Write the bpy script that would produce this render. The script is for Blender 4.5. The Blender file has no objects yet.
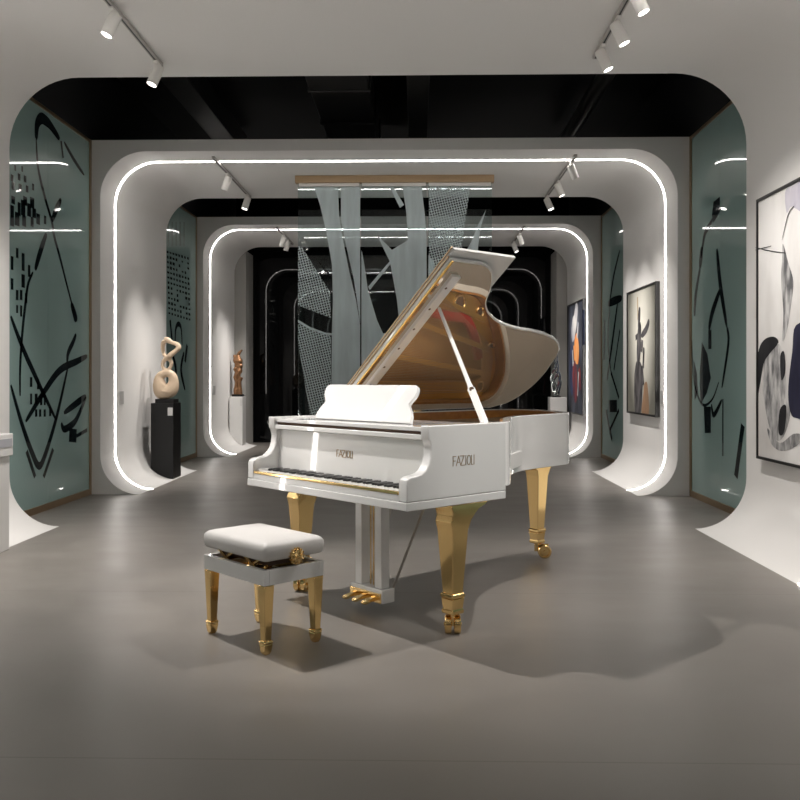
import bpy, bmesh, math, random
from mathutils import Vector, Matrix
random.seed(7)
C = bpy.context.scene.collection
PI = math.pi
R = math.radians

# ------------------------------------------------------------------ materials
def nodes_of(m):
    m.use_nodes = True
    return m.node_tree.nodes, m.node_tree.links

def mat(name, col, rough=.5, metal=0., coat=0., coat_rough=.05, spec=.5, noise=None, bump=None, emit=None, estr=0.):
    m = bpy.data.materials.new(name)
    n, l = nodes_of(m)
    b = n['Principled BSDF']
    b.inputs['Base Color'].default_value = (*col, 1)
    b.inputs['Roughness'].default_value = rough
    b.inputs['Metallic'].default_value = metal
    b.inputs['Coat Weight'].default_value = coat
    b.inputs['Coat Roughness'].default_value = coat_rough
    b.inputs['Specular IOR Level'].default_value = spec
    if emit:
        b.inputs['Emission Color'].default_value = (*emit, 1)
        b.inputs['Emission Strength'].default_value = estr
    if noise or bump:
        tc = n.new('ShaderNodeTexCoord')
    if noise:                                   # (scale xyz, second colour, detail)
        mp = n.new('ShaderNodeMapping'); mp.inputs['Scale'].default_value = noise[0]
        t = n.new('ShaderNodeTexNoise'); t.inputs['Scale'].default_value = 1; t.inputs['Detail'].default_value = noise[2]
        mx = n.new('ShaderNodeMix'); mx.data_type = 'RGBA'
        mx.inputs[6].default_value = (*col, 1); mx.inputs[7].default_value = (*noise[1], 1)
        l.new(tc.outputs['Object'], mp.inputs[0]); l.new(mp.outputs[0], t.inputs[0])
        if len(noise) > 3:                      # harder contrast between the two colours
            mr = n.new('ShaderNodeMapRange'); mr.inputs['From Min'].default_value = .5-noise[3]; mr.inputs['From Max'].default_value = .5+noise[3]
            l.new(t.outputs['Fac'], mr.inputs[0]); l.new(mr.outputs[0], mx.inputs[0])
        else: l.new(t.outputs['Fac'], mx.inputs[0])
        l.new(mx.outputs[2], b.inputs['Base Color'])
    if bump:                                    # (scale, strength)
        t2 = n.new('ShaderNodeTexNoise'); t2.inputs['Scale'].default_value = bump[0]; t2.inputs['Detail'].default_value = 4
        bp = n.new('ShaderNodeBump'); bp.inputs['Strength'].default_value = bump[1]; bp.inputs['Distance'].default_value = .01
        l.new(tc.outputs['Object'], t2.inputs[0]); l.new(t2.outputs['Fac'], bp.inputs['Height']); l.new(bp.outputs[0], b.inputs['Normal'])
    return m

M = {}
M['plaster'] = mat('white_plaster', (.78, .765, .75), .55, noise=((.6, .6, .6), (.75, .735, .715), 3))
M['lacquer'] = mat('white_lacquer', (.72, .717, .71), .25, coat=1., coat_rough=.03)
M['lacquer_edge'] = mat('white_lacquer_trim', (.73, .72, .705), .3, coat=.5)
M['gold'] = mat('polished_gold', (.93, .67, .31), .11, 1., noise=((3, 3, 3), (.88, .61, .26), 2))
M['satin_gold'] = mat('satin_gold_plate', (.92, .60, .20), .3, 1., noise=((4, 4, 4), (.82, .50, .15), 3))
M['brass'] = mat('brushed_bronze', (.36, .26, .16), .38, .85)
M['bar_wood'] = mat('bronze_wood_bar', (.42, .29, .165), .45, noise=((2, 30, 30), (.34, .225, .12), 4))
M['veneer'] = mat('figured_veneer', (.56, .27, .065), .3, coat=.6, noise=((5, 30, 30), (.28, .10, .025), 6))
M['soundboard'] = mat('spruce_soundboard', (.60, .34, .12), .35, coat=.4, noise=((3, 40, 3), (.45, .24, .08), 4))
M['felt_red'] = mat('red_felt', (.50, .035, .03), .9)
M['felt_dark'] = mat('dark_slot', (.09, .05, .03), .8)
M['steel'] = mat('string_steel', (.55, .45, .33), .3, 1.)
M['key_white'] = mat('key_white', (.80, .79, .75), .25, coat=.5)
M['key_black'] = mat('key_black', (.012, .012, .013), .3, coat=.4)
M['rod'] = mat('brushed_steel_rod', (.45, .42, .38), .35, .9)
M['leather'] = mat('white_leather', (.60, .585, .57), .5, bump=(60, .12))
M['black'] = mat('matt_black_ceiling', (.006, .006, .007), .8)
M['duct'] = mat('dark_sheet_metal', (.016, .015, .015), .45)
M['mirror_black'] = mat('black_mirror_glass', (.003, .003, .0035), .02, spec=.16)
M['plinth_black'] = mat('black_plinth_paint', (.005, .005, .005), .4, spec=.25)
M['frame_black'] = mat('black_frame', (.012, .011, .011), .4)
M['grey_panel'] = mat('grey_fluted_panel', (.34, .33, .31), .5)
M['rear_wall'] = mat('rear_wall_paint', (.30, .29, .28), .7)
M['glass_teal'] = mat('back_painted_teal_glass', (.30, .42, .40), .03, spec=.85, noise=((.5, .8, .5), (.255, .355, .34), 2))
M['ink'] = mat('black_ink_print', (.010, .017, .020), .05, spec=.85)
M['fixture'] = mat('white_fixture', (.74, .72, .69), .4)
M['track'] = mat('grey_track', (.42, .40, .38), .45)
M['track_slot'] = mat('track_slot', (.03, .03, .03), .6)
M['sand'] = mat('sandstone_beige', (.66, .52, .38), .5, noise=((6, 6, 6), (.56, .42, .29), 4), bump=(40, .1))
M['bronze'] = mat('cast_bronze', (.34, .185, .095), .33, .8, noise=((14, 14, 14), (.20, .10, .05), 4))
M['silver'] = mat('polished_silver', (.62, .66, .66), .12, .95)
M['plaque'] = mat('grey_plaque', (.46, .45, .44), .5)
M['card'] = mat('white_card', (.62, .61, .60), .5)
M['label_grey'] = mat('label_plate_grey', (.40, .40, .43), .45)
M['led'] = mat('led_strip_light', (1, 1, 1), .5, emit=(1., .955, .91), estr=14.)
M['led_dim'] = mat('led_strip_dimmed', (1, 1, 1), .5, emit=(1., .955, .91), estr=11.)
M['lens'] = mat('spot_lens', (1, 1, 1), .4, emit=(1., .96, .91), estr=14.)

def bounce_tinted_lining():  # white lacquer tinted warm: bounce from the gold interior put into the colour
    m = bpy.data.materials.new('lid_underside_gloss')
    n, l = nodes_of(m); b = n['Principled BSDF']
    b.inputs['Base Color'].default_value = (.60, .52, .43, 1)
    b.inputs['Roughness'].default_value = .3
    g = n.new('ShaderNodeBsdfGlossy'); g.inputs['Color'].default_value = (.80, .70, .58, 1); g.inputs['Roughness'].default_value = .025
    mx = n.new('ShaderNodeMixShader'); mx.inputs[0].default_value = .82
    l.new(b.outputs[0], mx.inputs[1]); l.new(g.outputs[0], mx.inputs[2]); l.new(mx.outputs[0], n['Material Output'].inputs[0])
    return m
M['lining'] = bounce_tinted_lining()

def concrete():
    m = mat('polished_concrete', (.2, .19, .18), .3)
    n, l = nodes_of(m); b = n['Principled BSDF']
    tc = n.new('ShaderNodeTexCoord')
    def noise(scale, detail, stretch=(1, 1, 1)):
        mp = n.new('ShaderNodeMapping'); mp.inputs['Scale'].default_value = stretch
        t = n.new('ShaderNodeTexNoise'); t.inputs['Scale'].default_value = scale; t.inputs['Detail'].default_value = detail
        l.new(tc.outputs['Object'], mp.inputs[0]); l.new(mp.outputs[0], t.inputs[0]); return t
    t1 = noise(.9, 6); t2 = noise(3, 4, (.6, 1.2, 1))
    r = n.new('ShaderNodeValToRGB')
    r.color_ramp.elements[0].position = .3; r.color_ramp.elements[0].color = (.188, .171, .154, 1)
    r.color_ramp.elements[1].position = .72; r.color_ramp.elements[1].color = (.240, .221, .201, 1)
    ad = n.new('ShaderNodeMath'); ad.operation = 'MULTIPLY_ADD'; ad.inputs[1].default_value = .35
    l.new(t2.outputs['Fac'], ad.inputs[0]); 
    mu = n.new('ShaderNodeMath'); mu.operation = 'MULTIPLY'; mu.inputs[1].default_value = .65
    l.new(t1.outputs['Fac'], mu.inputs[0]); l.new(mu.outputs[0], ad.inputs[2]); l.new(ad.outputs[0], r.inputs[0])
    # saw-cut joints across the room and along it
    sp = n.new('ShaderNodeSeparateXYZ'); l.new(tc.outputs['Object'], sp.inputs[0])
    def joint(sock, period, off):
        a = n.new('ShaderNodeMath'); a.operation = 'ADD'; a.inputs[1].default_value = off; l.new(sock, a.inputs[0])
        pp = n.new('ShaderNodeMath'); pp.operation = 'PINGPONG'; pp.inputs[1].default_value = period / 2; l.new(a.outputs[0], pp.inputs[0])
        lt = n.new('ShaderNodeMath'); lt.operation = 'LESS_THAN'; lt.inputs[1].default_value = .0035; l.new(pp.outputs[0], lt.inputs[0]); return lt
    j1 = joint(sp.outputs['Y'], 2.285, -2.92)
    mx = n.new('ShaderNodeMix'); mx.data_type = 'RGBA'; mx.inputs[7].default_value = (.12, .108, .096, 1)
    sc = n.new('ShaderNodeMath'); sc.operation = 'MULTIPLY'; sc.inputs[1].default_value = .6
    l.new(j1.outputs[0], sc.inputs[0]); l.new(sc.outputs[0], mx.inputs[0]); l.new(r.outputs[0], mx.inputs[6]); l.new(mx.outputs[2], b.inputs['Base Color'])
    mr = n.new('ShaderNodeMapRange'); mr.inputs['From Min'].default_value = .3; mr.inputs['From Max'].default_value = .7
    mr.inputs['To Min'].default_value = .34; mr.inputs['To Max'].default_value = .44
    l.new(t2.outputs['Fac'], mr.inputs[0]); l.new(mr.outputs[0], b.inputs['Roughness'])
    b.inputs['Specular IOR Level'].default_value = .5
    return m
M['concrete'] = concrete()

def clear_glass():
    m = bpy.data.materials.new('clear_hanging_glass')
    n, l = nodes_of(m); n.remove(n['Principled BSDF'])
    t = n.new('ShaderNodeBsdfTransparent'); t.inputs[0].default_value = (.82, .885, .89, 1)
    g = n.new('ShaderNodeBsdfGlossy'); g.inputs['Roughness'].default_value = .015
    f = n.new('ShaderNodeFresnel'); f.inputs[0].default_value = 1.75
    mx = n.new('ShaderNodeMixShader')
    l.new(f.outputs[0], mx.inputs[0]); l.new(t.outputs[0], mx.inputs[1]); l.new(g.outputs[0], mx.inputs[2]); l.new(mx.outputs[0], n['Material Output'].inputs[0])
    return m
def frosted(name, cover, dots=None):
    m = bpy.data.materials.new(name)
    n, l = nodes_of(m); n.remove(n['Principled BSDF'])
    t = n.new('ShaderNodeBsdfTransparent'); t.inputs[0].default_value = (.9, .95, .96, 1)
    d = n.new('ShaderNodeBsdfDiffuse'); d.inputs[0].default_value = (.88, .98, 1., 1)
    tr = n.new('ShaderNodeBsdfTranslucent'); tr.inputs[0].default_value = (.88, .98, 1., 1)
    ds = n.new('ShaderNodeMixShader'); ds.inputs[0].default_value = .5
    l.new(d.outputs[0], ds.inputs[1]); l.new(tr.outputs[0], ds.inputs[2])
    mx = n.new('ShaderNodeMixShader')
    l.new(t.outputs[0], mx.inputs[1]); l.new(ds.outputs[0], mx.inputs[2]); l.new(mx.outputs[0], n['Material Output'].inputs[0])
    tc = n.new('ShaderNodeTexCoord')
    if dots:                                     # a net of small clear windows between frosted threads
        mp = n.new('ShaderNodeMapping'); mp.inputs['Rotation'].default_value = (0, R(14), 0)
        l.new(tc.outputs['Object'], mp.inputs[0])
        sp = n.new('ShaderNodeSeparateXYZ'); l.new(mp.outputs[0], sp.inputs[0])
        rs = []
        for ax in ('X', 'Z'):
            pp = n.new('ShaderNodeMath'); pp.operation = 'PINGPONG'; pp.inputs[1].default_value = dots / 2; l.new(sp.outputs[ax], pp.inputs[0])
            gt = n.new('ShaderNodeMath'); gt.operation = 'GREATER_THAN'; gt.inputs[1].default_value = dots * .17; l.new(pp.outputs[0], gt.inputs[0]); rs.append(gt)
        ml = n.new('ShaderNodeMath'); ml.operation = 'MULTIPLY'; l.new(rs[0].outputs[0], ml.inputs[0]); l.new(rs[1].outputs[0], ml.inputs[1])
        mr = n.new('ShaderNodeMapRange'); mr.inputs['To Min'].default_value = cover; mr.inputs['To Max'].default_value = .05
        l.new(ml.outputs[0], mr.inputs[0]); l.new(mr.outputs[0], mx.inputs[0])
    else:
        nz = n.new('ShaderNodeTexNoise'); nz.inputs['Scale'].default_value = 1.; nz.inputs['Detail'].default_value = 3
        mp = n.new('ShaderNodeMapping'); mp.inputs['Scale'].default_value = (7, 1, 1.2)
        l.new(tc.outputs['Object'], mp.inputs[0]); l.new(mp.outputs[0], nz.inputs[0])
        mr = n.new('ShaderNodeMapRange'); mr.inputs['From Min'].default_value = .3; mr.inputs['From Max'].default_value = .7
        mr.inputs['To Min'].default_value = cover - .16; mr.inputs['To Max'].default_value = cover + .08
        l.new(nz.outputs['Fac'], mr.inputs[0]); l.new(mr.outputs[0], mx.inputs[0])
    return m
M['glass_clear'] = clear_glass()
M['frost'] = frosted('frosted_print', .82)
M['net'] = frosted('dotted_net_print', .75, dots=.031)

def canvas_mat(name, kind):
    m = mat(name, (.7, .68, .65), .7)
    n, l = nodes_of(m); b = n['Principled BSDF']
    tc = n.new('ShaderNodeTexCoord'); mp = n.new('ShaderNodeMapping'); l.new(tc.outputs['Object'], mp.inputs[0])
    r = n.new('ShaderNodeValToRGB'); l.new(r.outputs[0], b.inputs['Base Color'])
    e = r.color_ramp.elements
    nz = n.new('ShaderNodeTexNoise'); nz.inputs['Detail'].default_value = 6
    if kind == 'brush':
        mp.inputs['Scale'].default_value = (1, 1.2, .6); nz.inputs['Scale'].default_value = 1.3
        l.new(mp.outputs[0], nz.inputs[0]); l.new(nz.outputs['Fac'], r.inputs[0])
        e[0].position = .3; e[0].color = (.50, .48, .46, 1); e[1].position = .62; e[1].color = (.78, .765, .75, 1)
    elif kind == 'figure':                       # pale centre, olive-grey edges, painted so
        mp.inputs['Location'].default_value = (0, 0, -.12); mp.inputs['Scale'].default_value = (1, 1.5, .95)
        g = n.new('ShaderNodeTexGradient'); g.gradient_type = 'SPHERICAL'; l.new(mp.outputs[0], g.inputs[0])
        nz.inputs['Scale'].default_value = 3; l.new(tc.outputs['Object'], nz.inputs[0])
        ad = n.new('ShaderNodeMath'); ad.operation = 'MULTIPLY_ADD'; ad.inputs[1].default_value = .18; l.new(nz.outputs['Fac'], ad.inputs[0]); l.new(g.outputs['Fac'], ad.inputs[2])
        l.new(ad.outputs[0], r.inputs[0])
        e[0].position = .08; e[0].color = (.15, .145, .12, 1); e[1].position = .8; e[1].color = (.72, .70, .62, 1)
    else:
        mp.inputs['Scale'].default_value = (1, 2.2, .8); nz.inputs['Scale'].default_value = 1.6
        l.new(mp.outputs[0], nz.inputs[0]); l.new(nz.outputs['Fac'], r.inputs[0])
        e[0].position = .35; e[0].color = (.012, .014, .022, 1); e[1].position = .7; e[1].color = (.075, .085, .12, 1)
    return m
def paint(name, c1, c2, scale=5, hard=.14):
    return mat(name, c1, .75, noise=((scale, scale, scale * .4), c2, 6, hard), spec=.3)
M['p_black'] = paint('paint_black', (.008, .008, .010), (.022, .022, .025), 9)
M['p_grey'] = paint('paint_streaked_grey', (.56, .55, .54), (.10, .10, .105), 12)
M['p_navy'] = paint('paint_navy', (.008, .008, .026), (.02, .02, .045), 9)
M['p_mauve'] = paint('paint_mauve', (.42, .40, .47), (.55, .53, .57))
M['p_slate'] = paint('paint_slate', (.03, .028, .03), (.13, .12, .125), 12)
M['p_tan'] = paint('paint_tan', (.36, .25, .13), (.26, .18, .10))
M['p_rust'] = paint('paint_rust', (.33, .19, .11), (.24, .15, .09))
M['p_pale'] = paint('paint_pale', (.62, .60, .58), (.30, .31, .36), 6)
M['p_orange'] = paint('paint_orange', (.72, .20, .03), (.75, .38, .16), 5)
M['p_red'] = paint('paint_crimson', (.24, .045, .045), (.09, .035, .06), 5)
M['p_blue'] = paint('paint_blue', (.05, .07, .15), (.02, .025, .06), 5)

# ------------------------------------------------------------------ mesh helpers
class MB:
    def __init__(s): s.v = []; s.f = []; s.m = []
    def add(s, vs, fs, mi=0):
        o = len(s.v); s.v += [tuple(v) for v in vs]
        for f in fs: s.f.append(tuple(i + o for i in f)); s.m.append(mi)
    def box(s, x0, x1, y0, y1, z0, z1, mi=0):
        s.add([(x0,y0,z0),(x1,y0,z0),(x1,y1,z0),(x0,y1,z0),(x0,y0,z1),(x1,y0,z1),(x1,y1,z1),(x0,y1,z1)],
              [(3,2,1,0),(4,5,6,7),(0,1,5,4),(1,2,6,5),(2,3,7,6),(3,0,4,7)], mi)
    def prism(s, poly, h0, h1, to=lambda a, b, h: (a, b, h), mi=0):
        n = len(poly)
        vs = [to(a, b, h0) for a, b in poly] + [to(a, b, h1) for a, b in poly]
        s.add(vs, [tuple(range(n))[::-1], tuple(range(n, 2*n))] + [(i, (i+1) % n, n+(i+1) % n, n+i) for i in range(n)], mi)
    def loft(s, rings, cap=True, mi=0):
        n = len(rings[0]); vs = [p for r in rings for p in r]; fs = []
        for k in range(len(rings)-1):
            for i in range(n):
                j = (i+1) % n
                fs.append((k*n+i, k*n+j, (k+1)*n+j, (k+1)*n+i))
        if cap: fs += [tuple(range(n))[::-1], tuple(range((len(rings)-1)*n, len(rings)*n))]
        s.add(vs, fs, mi)
    def lathe(s, prof, c=(0,0,0), axis='Z', n=24, mi=0):
        rings = []
        for r, z in prof:
            ring = []
            for i in range(n):
                a = 2*PI*i/n; p = (r*math.cos(a), r*math.sin(a), z)
                if axis == 'X': p = (p[2], p[0], p[1])
                if axis == 'Y': p = (p[1], p[2], p[0])
                ring.append((p[0]+c[0], p[1]+c[1], p[2]+c[2]))
            rings.append(ring)
        s.loft(rings, True, mi)
    def tube(s, pts, rad, n=10, closed=False, mi=0, squash=None):
        pts = [Vector(p) for p in pts]; N = len(pts)
        rads = rad if isinstance(rad, (list, tuple)) else [rad]*N
        rings = []; up = None
        for i, p in enumerate(pts):
            a = pts[(i-1) % N] if (closed or i > 0) else p
            b = pts[(i+1) % N] if (closed or i < N-1) else p
            t = (b-a).normalized()
            if up is None:
                up = t.orthogonal().normalized()
                if abs(t.x) < .9 and closed: up = (Vector((1,0,0)) - t*t.x).normalized()
            else:
                up = (up - t*up.dot(t)).normalized()
            w = t.cross(up)
            rings.append([tuple(p + (up*math.cos(2*PI*k/n) + w*math.sin(2*PI*k/n)*(squash or 1))*rads[i]) for k in range(n)])
        if closed: rings.append(rings[0]); s.loft(rings, False, mi)
        else: s.loft(rings, True, mi)
    def build(s, name, mats, parent=None, smooth=35, bevel=0, loc=None, rot=None, seg=2, weld=False):
        me = bpy.data.meshes.new(name); me.from_pydata(s.v, [], s.f)
        mats = mats if isinstance(mats, (list, tuple)) else [mats]
        for m in mats: me.materials.append(M[m])
        me.polygons.foreach_set('material_index', s.m)
        bm = bmesh.new(); bm.from_mesh(me)
        if weld: bmesh.ops.remove_doubles(bm, verts=bm.verts, dist=1e-5)
        bmesh.ops.recalc_face_normals(bm, faces=bm.faces); bm.to_mesh(me); bm.free()
        if smooth:
            me.polygons.foreach_set('use_smooth', [True]*len(me.polygons)); me.set_sharp_from_angle(angle=R(smooth))
        me.update()
        o = bpy.data.objects.new(name, me); C.objects.link(o)
        if parent: o.parent = parent
        if loc: o.location = loc
        if rot: o.rotation_euler = rot
        if bevel:
            b = o.modifiers.new('bevel', 'BEVEL'); b.width = bevel; b.segments = seg; b.limit_method = 'ANGLE'; b.angle_limit = R(35)
        return o

def thing(name, label, cat, loc=(0,0,0), rotz=0, group=None):
    o = bpy.data.objects.new(name, None); C.objects.link(o)
    o.location = loc; o.rotation_euler = (0, 0, rotz); o.empty_display_size = .1
    return tag(o, label, cat, group)
def tag(o, label, cat, group=None):
    o['label'] = label; o['category'] = cat; o['kind'] = 'thing'
    if group: o['group'] = group
    return o
def struct(o):
    o['kind'] = 'structure'; return o
def arc(cx, cy, r, a0, a1, n):
    return [(cx + r*math.cos(R(a0+(a1-a0)*i/n)), cy + r*math.sin(R(a0+(a1-a0)*i/n))) for i in range(n+1)]
def spline(pts, n=6, closed=False):
    P = [Vector(p) for p in pts]; N = len(P); out = []
    for i in range(N if closed else N-1):
        p0 = P[(i-1) % N] if (closed or i > 0) else P[i]; p1 = P[i]; p2 = P[(i+1) % N]
        p3 = P[(i+2) % N] if (closed or i+2 < N) else P[(i+1) % N]
        for k in range(n):
            t = k/n
            out.append(.5*((2*p1) + (p2-p0)*t + (2*p0-5*p1+4*p2-p3)*t*t + (3*p1-p0-3*p2+p3)*t**3))
    if not closed: out.append(P[-1])
    return out
def offset(poly, d):                              # inward for a counter-clockwise polygon when d > 0
    n = len(poly); out = []
    for i in range(n):
        a, b, c = Vector(poly[i-1]), Vector(poly[i]), Vector(poly[(i+1) % n])
        t1 = (b-a).normalized(); t2 = (c-b).normalized()
        nn = (Vector((-t1.y, t1.x)) + Vector((-t2.y, t2.x))).normalized()
        k = nn.dot(Vector((-t1.y, t1.x)))
        out.append(tuple(b + nn*d/max(k, .5)))
    return out
def ribbon(mb, pts, w, to, mi=0, taper=True, n=5):
    pts = [tuple(p) for p in spline(pts, n)] if len(pts) > 2 else [tuple(p) for p in pts]
    N = len(pts); L = []; Rr = []
    for i, p in enumerate(pts):
        a = Vector(pts[max(i-1, 0)]); b = Vector(pts[min(i+1, N-1)]); t = (b-a).normalized(); nn = Vector((-t.y, t.x))
        u = i/(N-1); k = (.35 + .65*math.sin(PI*u)**.5) if taper and N > 2 else 1
        L.append(Vector(p)+nn*w/2*k); Rr.append(Vector(p)-nn*w/2*k)
    mb.add([to(*q) for q in L] + [to(*q) for q in Rr], [(i, i+1, N+i+1, N+i) for i in range(N-1)], mi)

# ------------------------------------------------------------------ art data (positions on each panel, metres)
INK_LEFT_NEAR={'strokes': [([(8.155,3.504),(8.176,3.646),(8.264,3.729),(8.376,3.737),(8.484,3.72),(8.694,3.65)],0.11),([(8.731,3.64),(8.78,3.483)],0.04),([(8.805,3.65),(9.063,3.533),(9.337,3.44)],0.05),([(8.155,3.504),(8.176,3.332),(8.22,3.197),(8.364,2.976),(8.505,2.8),(8.561,2.663),(8.706,2.467),(8.881,2.206),(9.09,1.915)],0.05),([(8.984,2.042),(9.09,1.915),(9.117,1.855)],0.1),([(9.117,1.729),(9.037,1.643),(8.907,1.525),(8.881,1.423)],0.07),([(8.505,2.8),(8.609,2.927),(8.731,3.06)],0.08),([(8.385,2.659),(8.286,2.524),(8.198,2.388),(8.133,2.277)],0.08),([(8.09,2.253),(7.986,2.131),(7.932,1.952),(7.864,1.658),(7.824,1.36),(7.824,1.109)],0.05),([(7.64,1.813),(7.774,1.653),(7.945,1.47),(8.059,1.362),(8.297,1.137),(8.609,0.856)],0.07),([(7.642,1.209),(7.844,0.878),(8.069,0.576),(8.22,0.441),(8.367,0.551),(8.633,0.904),(8.907,1.392)],0.075),([(7.955,0.604),(8.133,0.347)],0.05),([(8.319,0.326),(8.538,0.575)],0.05),([(7.934,0.873),(8.297,1.118),(8.691,1.344),(9.157,1.448),(9.422,1.507)],0.08),([(8.798,0.917),(9.157,1.013),(9.394,1.076)],0.08),([(9.394,1.066),(9.128,0.841),(8.958,0.777),(8.798,0.756),(8.731,0.82)],0.08),([(8.932,0.687),(9.128,0.664)],0.14),([(9.128,0.664),(9.422,0.709)],0.04)],'polys': [],'dashes': [(7.687,2.839,0.07,0.07),(7.924,2.878,0.08,0.08),(8.069,2.889,0.09,0.1),(7.668,2.739,0.07,0.1),(7.804,2.782,0.06,0.12),(7.884,2.807,0.09,0.14),(8.006,2.812,0.08,0.12),(8.112,2.804,0.08,0.09),(7.668,2.651,0.07,0.09),(7.765,2.686,0.09,0.12),(7.904,2.693,0.08,0.1),(8.069,2.713,0.06,0.09),(8.198,2.764,0.08,0.1),(8.353,2.783,0.05,0.08),(7.668,3.029,0.05,0.06),(7.804,3.069,0.05,0.06),(7.924,3.078,0.05,0.06),(7.687,2.963,0.06,0.07),(7.824,2.975,0.06,0.07),(7.965,2.996,0.05,0.06),(8.09,3.041,0.04,0.06),(7.726,3.131,0.03,0.05),(7.864,3.155,0.03,0.05),(7.765,2.383,0.05,0.09),(7.884,2.319,0.06,0.16),(7.668,2.281,0.05,0.12),(8.006,2.252,0.05,0.11),(7.884,2.147,0.07,0.12),(7.668,2.097,0.05,0.1),(7.765,2.009,0.05,0.09),(7.844,2.017,0.05,0.09),(7.945,1.999,0.05,0.09),(7.765,1.884,0.04,0.07),(7.844,1.873,0.04,0.1),(8.048,1.233,0.05,0.09),(8.198,1.214,0.05,0.1),(8.048,1.076,0.04,0.1),(8.155,1.074,0.06,0.1),(8.264,1.062,0.05,0.1),(8.344,1.06,0.04,0.1),(8.155,0.943,0.05,0.07),(8.242,0.939,0.05,0.07),(8.344,0.935,0.05,0.07),(8.468,0.94,0.05,0.08)]}
INK_RIGHT_NEAR={'strokes': [([(8.804,2.85),(8.955,2.786),(9.057,2.732),(9.175,2.513)],0.06),([(9.143,2.622),(9.175,2.513),(9.207,2.413)],0.1),([(9.207,2.413),(9.349,2.135),(9.386,1.927)],0.07),([(8.687,2.534),(8.587,2.171),(8.408,1.754)],0.09),([(8.587,2.132),(8.816,1.927),(8.924,1.753)],0.09),([(8.894,1.752),(8.894,1.561)],0.09),([(8.408,1.754),(8.367,1.595),(8.545,1.174)],0.06),([(8.517,1.068),(8.517,0.521)],0.03),([(8.849,1.01),(8.774,0.904),(8.545,1.058)],0.06),([(7.997,0.846),(8.172,0.358)],0.09),([(9.474,1.676),(9.406,1.249),(9.143,1.002),(8.834,1.051),(8.63,1.231)],0.03)],'polys': [[(8.783,3.017),(8.601,3.029),(8.601,2.883),(8.783,2.806),(8.834,2.895)],[(9.143,1.641),(8.97,1.513),(8.864,1.27),(8.985,1.118),(9.175,1.001),(9.207,1.145),(9.207,1.332)],[(9.079,0.977),(8.864,0.984),(8.864,0.72),(9.048,0.708)],[(9.406,1.461),(9.305,1.312),(9.272,1.123),(9.372,1.037)]],'dashes': []}
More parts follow.
